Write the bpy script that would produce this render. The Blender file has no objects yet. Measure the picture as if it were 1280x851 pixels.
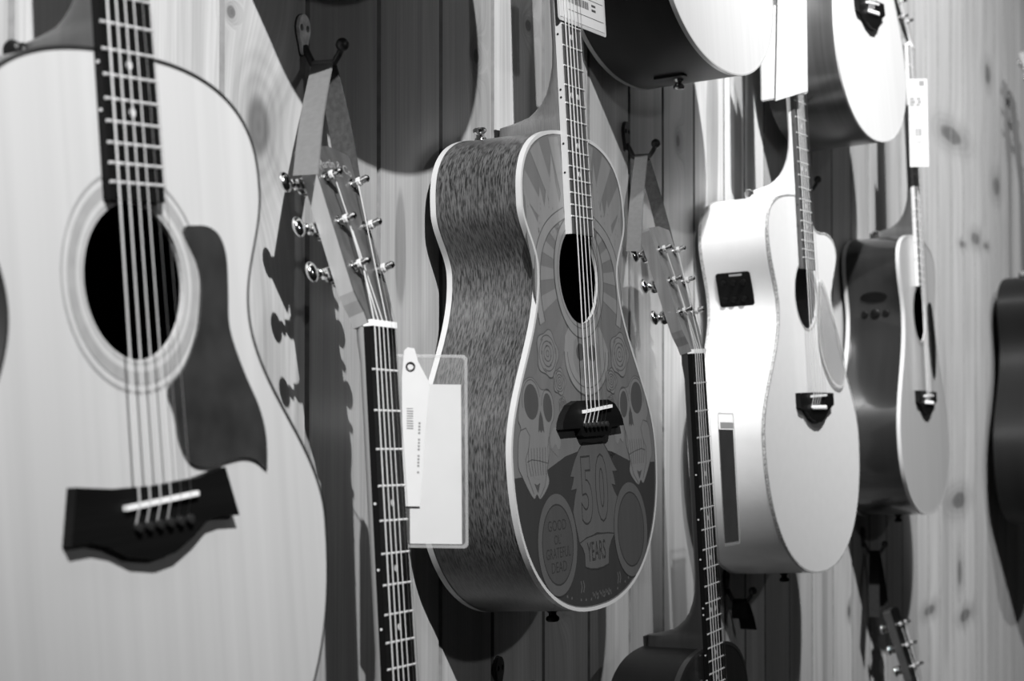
import bpy, bmesh, math, random
from mathutils import Vector, Matrix
random.seed(7)
S = bpy.context.scene
C = S.collection
PI = math.pi
H = 1.5                                     # camera height above the floor

# ------------------------------------------------------------------ camera
BETA, PITCH, FPX = 0.42177, 0.019, 2414.2
cd = bpy.data.cameras.new('camera')
cam = bpy.data.objects.new('camera', cd); C.objects.link(cam)
cd.sensor_width = 36; cd.lens = FPX / 1280 * 36; cd.clip_start = .02
cam.location = (0, -.878, H)
cam.rotation_euler = (PI / 2 + PITCH, 0, BETA - PI / 2)
cd.dof.use_dof = True; cd.dof.focus_distance = 2.02; cd.dof.aperture_fstop = 9.0
S.camera = cam
# ------------------------------------------------------------------ world, lamps, exposure
w = bpy.data.worlds.new('world'); S.world = w; w.use_nodes = True
w.node_tree.nodes['Background'].inputs[0].default_value = (1, 1, 1, 1)
w.node_tree.nodes['Background'].inputs[1].default_value = .008
def spot(name, loc, target, watts, size, angle=60, blend=.6):
    l = bpy.data.lights.new(name, 'SPOT'); l.energy = watts; l.shadow_soft_size = size
    l.spot_size = math.radians(angle); l.spot_blend = blend
    o = bpy.data.objects.new(name, l); C.objects.link(o); o.location = loc
    o.rotation_euler = (Vector(target) - Vector(loc)).to_track_quat('-Z', 'Y').to_euler()
    return o
spot('track_spot', (-1.10, -2.30, H + 2.95), (1.15, 0, H + .58), 1950, .03, 29, 1.)
spot('track_spot', (1.15, -1.40, H + 2.50), (3.45, 0, H + .66), 1400, .03, 54, 1.)
spot('track_spot', (2.70, -1.90, H + 2.60), (5.0, 0, H + .05), 330, .03, 36, .45)
spot('room_lamp', (1.0, -3.1, H + 1.1), (1.9, 0, H), 32, .05, 70, .8)
def panel(name, loc, sx, sy, watts):
    l = bpy.data.lights.new(name, 'AREA'); l.shape = 'RECTANGLE'; l.size = sx; l.size_y = sy; l.energy = watts
    o = bpy.data.objects.new(name, l); C.objects.link(o); o.location = loc; return o
panel('ceiling_panel', (2.4, -.95, H + 2.4), 5.0, .5, 11)
S.view_settings.view_transform = 'Standard'; S.view_settings.look = 'None'
S.view_settings.gamma = 1; S.view_settings.use_curve_mapping = False
S.view_settings.exposure = 0

# ------------------------------------------------------------------ material helpers
def g(v, a=1): return (v, v, v, a)
class NT:
    def __init__(s, name):
        s.m = bpy.data.materials.new(name); s.m.use_nodes = True
        s.t = s.m.node_tree; s.n = s.t.nodes; s.l = s.t.links
        s.b = s.n['Principled BSDF']
    def node(s, typ, **kw):
        x = s.n.new(typ)
        for k, v in kw.items(): setattr(x, k, v)
        return x
    def put(s, a, sock):
        if hasattr(a, 'links') or isinstance(a, bpy.types.NodeSocket): s.l.new(a, sock)
        elif isinstance(a, (tuple, list)): sock.default_value = a
        else:
            try: sock.default_value = a
            except TypeError: sock.default_value = (a, a, a)
    def math(s, op, a, b=0., c=None, clamp=False):
        x = s.node('ShaderNodeMath', operation=op, use_clamp=clamp)
        s.put(a, x.inputs[0]); s.put(b, x.inputs[1])
        if c is not None: s.put(c, x.inputs[2])
        return x.outputs[0]
    def vec(s, op, a, b=(0, 0, 0)):
        x = s.node('ShaderNodeVectorMath', operation=op)
        s.put(a, x.inputs[0]); s.put(b, x.inputs[1])
        return x.outputs['Value'] if op in ('LENGTH', 'DOT_PRODUCT') else x.outputs[0]
    def mapr(s, v, a, b, c, d, smooth=True):
        x = s.node('ShaderNodeMapRange'); x.interpolation_type = 'SMOOTHSTEP' if smooth else 'LINEAR'
        s.put(v, x.inputs[0])
        for i, k in enumerate((a, b, c, d)): x.inputs[i + 1].default_value = k
        return x.outputs[0]
    def noise(s, v, scale, detail=3, rough=.5, dist=0):
        x = s.node('ShaderNodeTexNoise'); s.l.new(v, x.inputs['Vector'])
        x.inputs['Scale'].default_value = scale; x.inputs['Detail'].default_value = detail
        x.inputs['Roughness'].default_value = rough; x.inputs['Distortion'].default_value = dist
        return x.outputs[0]
    def obj(s): return s.node('ShaderNodeTexCoord').outputs['Object']
    def grey(s, v):
        x = s.node('ShaderNodeCombineColor')
        for i in range(3): s.put(v, x.inputs[i])
        return x.outputs[0]
    def base(s, v):
        s.l.new(s.grey(v), s.b.inputs['Base Color']); return s
    def bump(s, h, strength=.2, dist=.001):
        x = s.node('ShaderNodeBump'); x.inputs['Strength'].default_value = strength
        x.inputs['Distance'].default_value = dist; s.l.new(h, x.inputs['Height'])
        s.l.new(x.outputs[0], s.b.inputs['Normal'])
    def set(s, rough=.5, metal=0., coat=0., spec=.5, crough=.05):
        s.b.inputs['Roughness'].default_value = rough; s.b.inputs['Metallic'].default_value = metal
        s.b.inputs['Coat Weight'].default_value = coat; s.b.inputs['Coat Roughness'].default_value = crough
        s.b.inputs['Specular IOR Level'].default_value = spec
        return s
def plain(name, v, rough=.5, metal=0., coat=0., spec=.5, var=.06, scale=60):
    k = NT(name); n = k.noise(k.obj(), scale, 2)
    k.base(k.mapr(n, .3, .7, v * (1 - var), v * (1 + var), False)); k.set(rough, metal, coat, spec)
    return k.m
def wood(name, v, contrast=.25, sx=90, sz=2.2, rough=.4, coat=0., fleck=0., spec=.5, crough=.06, axis='Z'):
    """long grain along the local axis"""
    k = NT(name); o = k.obj()
    sc = {'Z': (1, 1, sz / sx), 'X': (sz / sx, 1, 1), 'Y': (sz / sx, 1, sz / sx)}[axis]
    p = k.vec('MULTIPLY', o, sc)
    a = k.noise(p, sx, 4, .6, .4); b = k.noise(k.vec('MULTIPLY', o, {'Z': (1, 1, .12), 'X': (.12, 1, 1), 'Y': (.12, 1, .12)}[axis]), 14, 2, .5)
    t = k.math('ADD', k.math('MULTIPLY', a, .65), k.math('MULTIPLY', b, .35))
    val = k.mapr(t, .33, .67, v * (1 - contrast), v * (1 + contrast), False)
    if fleck:
        f = k.noise(k.vec('MULTIPLY', o, {'Z': (1, 1, .05), 'X': (.05, 1, 1), 'Y': (.11, 1, .11)}[axis]), 950, 2, .6)
        val = k.math('MULTIPLY', val, k.mapr(f, .35, .62, 1 - fleck, 1 + fleck * .7))
        k.bump(f, .15, .0006)
    k.base(val); k.set(rough, 0, coat, spec, crough)
    return k.m

# knots of the wall: x, z (z relative to camera height), half widths
KNOTS = [(1.425,.215,.0264,.040),(4.404,.547,.15,.0256),(3.998,.525,.0538,.0167),(4.832,.750,.05,.0279),(4.946,.483,.06,.0325),(4.666,.331,.0618,.0192),(4.510,.308,.0381,.0093),(4.800,.322,.0428,.0099),(4.441,-.281,.1022,.0255),(4.528,-.551,.0769,.0166),(4.135,-.497,.0652,.0153),(4.456,-.446,.0265,.0401),(2.002,.399,.0114,.0092),(1.863,.343,.0101,.0120),(2.515,.325,.0104,.0122),(3.447,-.423,.0134,.0130),(1.380,.307,.0080,.0067),(2.10,-.25,.012,.02),(3.85,.1,.02,.02)]
# darker heartwood streaks: x centre, half width, z centre, half height, strength
STREAKS = [(1.688,.013,.13,.06,.32),(2.047,.047,.30,.5,.45),(2.665,.028,.28,.22,.38),(2.79,.022,.33,.25,.5),(2.85,.02,.33,.25,.35),(3.72,.07,.40,.3,.22),(1.50,.02,-.2,.5,.25),(2.24,.03,-.2,.5,.3),(3.10,.03,-.45,.3,.35),(3.28,.025,-.45,.3,.25),(4.30,.05,-.3,.4,.15),(1.86,.02,.33,.12,.25),(5.0,.05,.2,.6,.12),(1.44,.03,-.1,.2,.12)]
def pine(name):
    k = NT(name); P = k.node('ShaderNodeNewGeometry').outputs['Position']
    P = k.vec('MULTIPLY', k.vec('SUBTRACT', P, (0, 0, H)), (1, 0, 1))
    info = k.node('ShaderNodeObjectInfo'); rnd = info.outputs['Random']
    dmin = None
    for x, z, rx, rz in KNOTS:
        d = k.vec('LENGTH', k.vec('MULTIPLY', k.vec('SUBTRACT', P, (x, 0, z)), (1 / rx, 0, 1 / rz)))
        dmin = d if dmin is None else k.math('MINIMUM', dmin, d)
    wob = k.noise(k.vec('MULTIPLY', P, (1, 1, .35)), 9, 2, .5)
    dw = k.math('ADD', dmin, k.math('MULTIPLY', k.math('SUBTRACT', wob, .5), .9))
    # grain coordinate bends round the knots
    push = k.math('MULTIPLY', k.math('POWER', 2.718, k.math('MULTIPLY', k.math('MULTIPLY', dmin, dmin), -.22)), .05)
    cx = k.node('ShaderNodeCombineXYZ')
    k.l.new(push, cx.inputs[0]); k.l.new(k.math('MULTIPLY', rnd, 3.), cx.inputs[1])
    Q = k.vec('ADD', P, cx.outputs[0])
    fine = k.noise(k.vec('MULTIPLY', Q, (1, 1, .02)), 260, 3, .6)
    broad = k.noise(k.vec('MULTIPLY', Q, (1, 1, .05)), 28, 3, .55, .5)
    v = k.math('ADD', k.math('MULTIPLY', k.mapr(fine, .3, .7, .86, 1.1, False), 1.), k.mapr(broad, .3, .7, -.2, .14, False))
    sm = None
    for x, hx, z, hz, st in STREAKS:
        q = k.vec('MULTIPLY', k.vec('SUBTRACT', P, (x, 0, z)), (1 / hx, 0, 1 / hz))
        d = k.math('ADD', k.vec('LENGTH', q), k.math('MULTIPLY', k.math('SUBTRACT', wob, .5), 1.6))
        s = k.mapr(d, .75, 1.05, st, 0)
        sm = s if sm is None else k.math('MAXIMUM', sm, s)
    v = k.math('MULTIPLY', v, k.math('SUBTRACT', 1., sm))
    ring = k.math('SINE', k.math('MULTIPLY', dw, 13.))
    halo = k.mapr(dw, .9, 2.4, .28, 0)
    v = k.math('MULTIPLY', v, k.math('SUBTRACT', 1., k.math('MULTIPLY', halo, k.math('ADD', .75, k.math('MULTIPLY', ring, .25)))))
    core = k.mapr(dw, .45, 1.05, .42, 1.)
    v = k.math('MULTIPLY', v, core)
    sep = k.node('ShaderNodeSeparateColor'); k.l.new(info.outputs['Color'], sep.inputs[0])
    v = k.math('MULTIPLY', v, sep.outputs[0])
    k.base(v); k.set(.42, 0, 0, .4); k.bump(fine, .12, .0006)
    return k.m

M = {}
M['pine'] = pine('pine_boards')
M['groove'] = plain('shaded_groove_wood', .14, .6, var=.2)  # bevelled board edges darkened to paint in the shade of the seams
M['spruce'] = wood('spruce_top', .47, .07, 70, .8, .45, .3, crough=.25)
M['spruce_pale'] = wood('pale_spruce_top', .74, .05, 70, .8, .35, .4, crough=.15)
M['spruce_amber'] = wood('amber_spruce_top', .52, .06, 70, .8, .3, .6, crough=.08)
M['black_top'] = wood('black_stained_top', .012, .3, 70, .8, .3, .4, crough=.2)
M['mahogany'] = wood('mahogany_side', .058, .28, 60, 2.5, .36, .5, fleck=.85, crough=.28, axis='Y')
M['rosewood'] = wood('rosewood_side', .04, .75, 45, 1.2, .35, .5, crough=.18, axis='Y')
M['walnut_gloss'] = wood('glossy_walnut_side', .013, .35, 30, 1.0, .3, .8, crough=.09, axis='Y')
M['dark_side'] = wood('dark_gloss_side', .006, .4, 40, 1.0, .5, .08, spec=.2, crough=.3, axis='Y')
M['white_gloss'] = plain('white_lacquer', .80, .3, 0, .5, var=.015)
M['neckwood'] = wood('neck_wood', .16, .18, 70, 2, .45, .1, fleck=.12)
M['neckdark'] = wood('dark_neck_wood', .07, .25, 70, 2, .45, .1)
M['headwood'] = wood('headstock_side_wood', .27, .15, 60, 2, .45, .1)
M['headface'] = wood('headstock_face_wood', .07, .35, 120, 2, .4, .2)
M['headface_mid'] = wood('brown_headstock_face', .17, .25, 120, 2, .4, .2)
M['ebony'] = wood('ebony', .005, .4, 80, 2, .45, 0, spec=.12)
M['bridgewood'] = wood('black_bridge_wood', .005, .4, 80, 2, .45, 0, spec=.12, axis='X')
M['boardgrey'] = wood('grey_fretboard_wood', .06, .3, 160, 2, .45, 0, spec=.4)
M['ivory'] = plain('ivory_binding', .47, .35, 0, .2, var=.02)
M['greybind'] = plain('grey_binding', .30, .35, 0, .2, var=.05)
M['sparkle'] = plain('speckled_binding', .42, .3, 0, .3, var=.55, scale=420)
M['blackbind'] = plain('black_binding', .02, .35, 0, .3)
M['bone'] = plain('bone', .82, .35, 0, .1, var=.03)
M['pin'] = plain('black_pin', .02, .3)
M['pearl'] = plain('pearl_dot', .62, .2, 0, .3)
M['dot'] = plain('black_dot', .01, .4)
M['nickel'] = plain('nickel_fret', .75, .35, .35, var=.02)
M['wire'] = plain('string_wire', .62, .35, .35, var=.02)
M['plain_wire'] = plain('plain_steel_wire', .6, .3, 1., var=.02)
M['chrome'] = plain('chrome', .72, .13, 1., var=.02)
M['blackmetal'] = plain('black_iron', .035, .42, .3, var=.3)
M['greyplate'] = plain('sheen_steel_plate', .85, .4, .0, var=.25, scale=140)  # pale matt colour stands in for a lamp's reflection on polished steel
M['leather'] = plain('grey_leather', .12, .62, spec=.2, var=.06, scale=220)
M['leather_dark'] = plain('dark_leather', .012, .7, spec=.05, var=.2, scale=220)
M['leather_shade'] = plain('shaded_grey_leather', .045, .8, spec=.1, var=.2, scale=220)  # leather of the right strap legs, with their shade put into the colour
M['neck_dim'] = wood('dimmed_neck_wood', .03, .25, 70, 2, .45, .1)  # neck wood with the lamps' falloff low on the wall put into its colour
M['paper'] = plain('white_paper', .52, .7, spec=.2, var=.015)
M['ink'] = plain('printed_ink', .06, .7, spec=.2)
M['inkgrey'] = plain('printed_grey_ink', .22, .7, spec=.2)
M['guard_dark'] = plain('dark_pickguard', .03, .2, 0, .6, var=.25, scale=30)
M['guard_black'] = plain('black_pickguard', .012, .15, 0, .6)
M['rosette'] = plain('grey_rosette_ring', .30, .4, var=.08)
M['rosette_pale'] = plain('pale_rosette_ring', .44, .4, var=.05)
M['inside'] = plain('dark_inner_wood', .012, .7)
M['rim'] = wood('raw_hole_rim', .45, .08, 60, 2)
M['blackplastic'] = plain('black_plastic', .005, .4, spec=.15, var=.2)
M['greyplastic'] = plain('grey_plastic', .35, .4)
M['floor'] = plain('grey_floor', .06, .6)
def glassy(name, alpha, tint):
    k = NT(name); k.base(k.mapr(k.noise(k.obj(), 18, 2), .3, .7, tint * .9, tint * 1.1, False)); k.set(.12, 0, 0, .5)
    k.b.inputs['Alpha'].default_value = alpha
    return k.m
M['vinyl'] = glassy('clear_vinyl', .07, .6)
M['vinyl_edge'] = glassy('clear_vinyl_edge', .3, .5)
M['acrylic'] = glassy('clear_acrylic_guard', .42, .45)
M['acrylic_edge'] = glassy('clear_acrylic_edge', .75, .7)
# the printed top of the decorated guitar
M['t_base'] = wood('printed_top_ground', .128, .10, 90, .8, .34, .3, crough=.25)
for nm, v in (('t_low', .035), ('t_ray', .185), ('t_light', .20), ('t_mid', .165), ('t_dim', .135), ('t_dark', .065), ('t_line', .068), ('t_pale', .088), ('t_soft', .062), ('t_thin', .034)):
    M[nm] = wood('print_' + nm[2:] + '_grey', v, .08, 90, .8, .34, .3, crough=.25)

# ------------------------------------------------------------------ mesh helpers
def mesh(name, V, F, mat, parent=None, smooth=False, kind=None):
    me = bpy.data.meshes.new(name); me.from_pydata([tuple(v) for v in V], [], F); me.update()
    o = bpy.data.objects.new(name, me); C.objects.link(o)
    if mat: me.materials.append(M[mat])
    if smooth:
        for p in me.polygons: p.use_smooth = True
        if smooth == 'auto': me.set_sharp_from_angle(angle=math.radians(38))
    if parent: o.parent = parent
    if kind: o['kind'] = kind
    return o
def dupe(o, loc=None, parent=None, rot=None):
    c = o.copy(); C.objects.link(c)
    if parent is not None: c.parent = parent
    if loc is not None: c.location = loc
    if rot is not None: c.rotation_euler = rot
    return c
class MB:
    def __init__(s): s.V = []; s.F = []
    def add(s, V, F):
        k = len(s.V); s.V += [tuple(v) for v in V]; s.F += [tuple(i + k for i in f) for f in F]; return s
    def box(s, c, h, R=None):
        V = []
        for x in (-1, 1):
            for y in (-1, 1):
                for z in (-1, 1):
                    v = Vector((x * h[0], y * h[1], z * h[2]))
                    if R: v = R @ v
                    V.append(v + Vector(c))
        return s.add(V, [(0, 1, 3, 2), (4, 6, 7, 5), (0, 4, 5, 1), (2, 3, 7, 6), (0, 2, 6, 4), (1, 5, 7, 3)])
    def rings(s, rs, cap=True, closed=True):
        n = len(rs[0]); V = [v for r in rs for v in r]; F = []
        for i in range(len(rs) - 1):
            for j in range(n if closed else n - 1):
                a = i * n + j; b = i * n + (j + 1) % n
                F.append((a, b, b + n, a + n))
        if cap: F += [tuple(range(n))[::-1], tuple(range((len(rs) - 1) * n, len(rs) * n))]
        return s.add(V, F)
    def tube(s, pts, r, n=8, cap=True):
        pts = [Vector(p) for p in pts]; rr = r if isinstance(r, (list, tuple)) else [r] * len(pts)
        rs = []; up = None
        for i, p in enumerate(pts):
            d = (pts[min(i + 1, len(pts) - 1)] - pts[max(i - 1, 0)]).normalized()
            if up is None: up = Vector((0, 0, 1)) if abs(d.z) < .9 else Vector((1, 0, 0))
            a = d.cross(up).normalized(); b = a.cross(d).normalized(); up = b
            rs.append([p + (a * math.cos(t) + b * math.sin(t)) * rr[i] for t in [2 * PI * k / n for k in range(n)]])
        return s.rings(rs, cap)
    def lathe(s, prof, o=(0, 0, 0), axis=(0, 0, 1), n=14):
        ax = Vector(axis).normalized(); a = ax.orthogonal().normalized(); b = ax.cross(a); o = Vector(o)
        return s.rings([[o + ax * h + (a * math.cos(2 * PI * k / n) + b * math.sin(2 * PI * k / n)) * max(r, 1e-5) for k in range(n)] for r, h in prof])
    def ball(s, c, r, sc=(1, 1, 1), n=10, m=7):
        rs = []
        for i in range(m + 1):
            t = -PI / 2 + PI * i / m
            rs.append([(c[0] + sc[0] * r * max(math.cos(t), .02) * math.cos(2 * PI * k / n), c[1] + sc[1] * r * max(math.cos(t), .02) * math.sin(2 * PI * k / n), c[2] + sc[2] * r * math.sin(t)) for k in range(n)])
        return s.rings(rs)
    def prism(s, loop, f0, f1):
        """loop of 2-D points, f0/f1 map a 2-D point to the two end faces"""
        n = len(loop); V = [f0(*q) for q in loop] + [f1(*q) for q in loop]
        F = [tuple(range(n))[::-1], tuple(range(n, 2 * n))] + [(i, (i + 1) % n, n + (i + 1) % n, n + i) for i in range(n)]
        return s.add(V, F)
    def out(s, name, mat, parent=None, smooth=False, kind=None): return mesh(name, s.V, s.F, mat, parent, smooth, kind)
def L(u, wv, v): return (u, -v, wv)            # guitar coordinates -> object coordinates
def fill(name, loops, v, mat, parent, th=0., z=None):
    """flat shape(s) in guitar coordinates with holes; th gives it real thickness"""
    bm = bmesh.new()
    ed = []
    for lp in loops:
        vs = [bm.verts.new(L(a, b, v)) for a, b in lp]
        ed += [bm.edges.new((vs[i], vs[(i + 1) % len(vs)])) for i in range(len(vs))]
    bmesh.ops.triangle_fill(bm, use_beauty=True, use_dissolve=False, edges=ed)
    if th:
        r = bmesh.ops.extrude_face_region(bm, geom=bm.faces[:])
        for x in r['geom']:
            if isinstance(x, bmesh.types.BMVert): x.co.y += th
    bmesh.ops.recalc_face_normals(bm, faces=bm.faces[:])
    if not th:
        for f in bm.faces:
            if f.normal.y > 0: f.normal_flip()
    me = bpy.data.meshes.new(name); bm.to_mesh(me); bm.free()
    o = bpy.data.objects.new(name, me); C.objects.link(o); me.materials.append(M[mat]); o.parent = parent
    return o
def ell(c, rx, ry, n=36, a0=0, a1=2 * PI, rot=0):
    full = abs(a1 - a0 - 2 * PI) < 1e-6; k = n if full else n + 1; out = []
    for i in range(k):
        t = a0 + (a1 - a0) * i / n; x = rx * math.cos(t); y = ry * math.sin(t)
        out.append((c[0] + x * math.cos(rot) - y * math.sin(rot), c[1] + x * math.sin(rot) + y * math.cos(rot)))
    return out
def smooth_loop(pts, n=5):
    out = []; k = len(pts)
    for i in range(k):
        p0, p1, p2, p3 = pts[i - 1], pts[i], pts[(i + 1) % k], pts[(i + 2) % k]
        for j in range(n):
            t = j / n
            out.append(tuple(.5 * (2 * p1[q] + (p2[q] - p0[q]) * t + (2 * p0[q] - 5 * p1[q] + 4 * p2[q] - p3[q]) * t * t + (3 * p1[q] - p0[q] - 3 * p2[q] + p3[q]) * t ** 3) for q in (0, 1)))
    return out
def ribbon(mb, pts, wd, v, closed=False):
    n = len(pts); a = []; b = []
    for i, p in enumerate(pts):
        q0 = pts[i - 1] if (i > 0 or closed) else p; q1 = pts[(i + 1) % n] if (i < n - 1 or closed) else p
        dx, dy = q1[0] - q0[0], q1[1] - q0[1]; l = math.hypot(dx, dy) or 1
        nx, ny = -dy / l * wd / 2, dx / l * wd / 2
        a.append(L(p[0] + nx, p[1] + ny, v)); b.append(L(p[0] - nx, p[1] - ny, v))
    F = [(i, (i + 1) % n, n + (i + 1) % n, n + i) for i in range(n if closed else n - 1)]
    mb.add(a + b, [f[::-1] for f in F]); return mb
def text_mesh(txt, size, offset=0., sx=1., space=1.):
    cu = bpy.data.curves.new('t', 'FONT'); cu.body = txt; cu.size = size; cu.align_x = 'CENTER'; cu.align_y = 'CENTER'
    cu.offset = offset; cu.space_character = space; cu.resolution_u = 4
    o = bpy.data.objects.new('t', cu); C.objects.link(o); bpy.context.view_layer.update()
    me = bpy.data.meshes.new_from_object(o.evaluated_get(bpy.context.evaluated_depsgraph_get()))
    V = [(x.co.x * sx, x.co.y) for x in me.vertices]; F = [tuple(p.vertices) for p in me.polygons]
    bpy.data.objects.remove(o); bpy.data.curves.remove(cu); bpy.data.meshes.remove(me)
    return V, F
def lettering(name, lines, mat, parent, v, f=None):
    """lines: (text, u, w, size, sx[, offset])"""
    mb = MB()
    for ln in lines:
        V, F = text_mesh(ln[0], ln[3], ln[5] if len(ln) > 5 else 0., ln[4])
        if f: V = [f(a, b) for a, b in V]
        mb.add([L(ln[1] + a, ln[2] + b, v) for a, b in V], F)
    return mb.out(name, mat, parent)

def thing(name, label, cat, loc=(0, 0, 0), rot=(0, 0, 0), group=None, mode='YXZ'):
    o = bpy.data.objects.new(name, None); C.objects.link(o); o.empty_display_size = .05
    o.location = (loc[0], loc[1], loc[2] + H); o.rotation_mode = mode; o.rotation_euler = [math.radians(a) for a in rot]
    o['label'] = label; o['category'] = cat
    if group: o['group'] = group
    return o
def tag(o, label, cat, group=None):
    o['label'] = label; o['category'] = cat
    if group: o['group'] = group
    return o

# ------------------------------------------------------------------ setting: boarded wall, floor
wall = mesh('wall_back', [(-1.2, .02, 0), (9.4, .02, 0), (9.4, .02, 3.4), (-1.2, .02, 3.4)], [(0, 1, 2, 3)], 'blackbind'); wall['kind'] = 'structure'
edges = [1.366, 1.507, 1.643, 1.778, 1.905, 2.045, 2.185, 2.325, 2.453, 2.583, 2.72, 2.82, 2.923, 3.062, 3.20, 3.335, 3.47, 3.605, 3.74, 3.875, 4.01, 4.12, 4.237, 4.38, 4.52, 4.66, 4.80, 4.93]
while edges[0] > -1: edges.insert(0, edges[0] - .136)
while edges[-1] < 9.2: edges.append(edges[-1] + .136)
tones = {1.366: .50, 1.507: .36, 1.643: .42, 1.778: .46, 1.905: .74, 2.045: .66, 2.185: .56, 2.325: .42, 2.453: .46, 2.583: .62, 2.72: .74, 2.82: .72, 2.923: .42, 3.062: .44, 3.20: .52, 3.335: .60, 3.47: .48, 3.605: .6, 3.74: .50, 4.237: .52, 4.38: .53}
for i in range(len(edges) - 1):
    a, b = edges[i], edges[i + 1]; ch = .0036
    prof = [(a + .0006, .018), (a + .0006, ch), (a + .0006 + ch, 0), (b - .0006 - ch, 0), (b - .0006, ch), (b - .0006, .018)]
    mb = MB().rings([[(x, y, 0.02) for x, y in prof], [(x, y, 3.35) for x, y in prof]])
    o = mb.out('board', 'pine', wall)
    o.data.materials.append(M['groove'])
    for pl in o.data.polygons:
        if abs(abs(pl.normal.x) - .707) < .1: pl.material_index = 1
    t = .85 * (1.2 if a > 3.9 else 1) * tones.get(a, random.uniform(.47, .56)); o.color = (t, t, t, 1)
fl = mesh('floor', [(-1.2, -3.6, 0), (9.4, -3.6, 0), (9.4, .02, 0), (-1.2, .02, 0)], [(0, 1, 2, 3)], 'floor'); fl['kind'] = 'structure'

# ------------------------------------------------------------------ guitar builder
def outline(o, n=26):
    wb, Lo, wl, Wa, ww, U, wu, wt, p, q = o; c = []
    T = [PI / 2 * i / (n - 1) for i in range(n)]
    for a in T: c.append((Lo * math.sin(a) ** (2 / p), wl - (wl - wb) * max(math.cos(a), 0) ** (2 / p)))
    for i in range(1, n):
        a = i / (n - 1); k = (1 - math.cos(PI * a)) / 2; c.append((Lo + (Wa - Lo) * k, wl + (ww - wl) * a))
    for i in range(1, n):
        a = i / (n - 1); k = (1 - math.cos(PI * a)) / 2; c.append((Wa + (U - Wa) * k, ww + (wu - ww) * a))
    for a in T[1:]: c.append((U * max(math.cos(a), 0) ** (2 / q), wu + (wt - wu) * math.sin(a) ** (2 / q)))
    l = [(-x, y) for x, y in c[-2:0:-1]]
    return c, l
def offset(lp, d):
    """inset of a counter-clockwise loop"""
    n = len(lp); out = []
    for i in range(n):
        x0, y0 = lp[i - 1]; x1, y1 = lp[(i + 1) % n]; dx, dy = x1 - x0, y1 - y0; l = math.hypot(dx, dy) or 1
        out.append((lp[i][0] - dy / l * d, lp[i][1] + dx / l * d))
    return out
HEEL = [(0, .082), (.014, .080), (.017, .062), (.021, .046), (.030, .032), (.045, .021), (.065, .0135), (.09, .011)]
def heel(s):
    for (a, x), (b, y) in zip(HEEL, HEEL[1:]):
        if s <= b: return x + (y - x) * (s - a) / (b - a)
    return .011
def tuner_shapes():
    post = MB().lathe([(.0052, 0), (.0052, .0016), (.0034, .002), (.003, .008), (.0027, .010), (.0034, .013), (.0034, .0165), (.002, .018), (0, .018)], axis=(0, -1, 0), n=12)
    wrap = MB()
    for k in range(3): wrap.lathe([(.0034, .0085 + k * .0013), (.0041, .0091 + k * .0013), (.0034, .0097 + k * .0013)], axis=(0, -1, 0), n=10)
    return post, wrap
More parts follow.
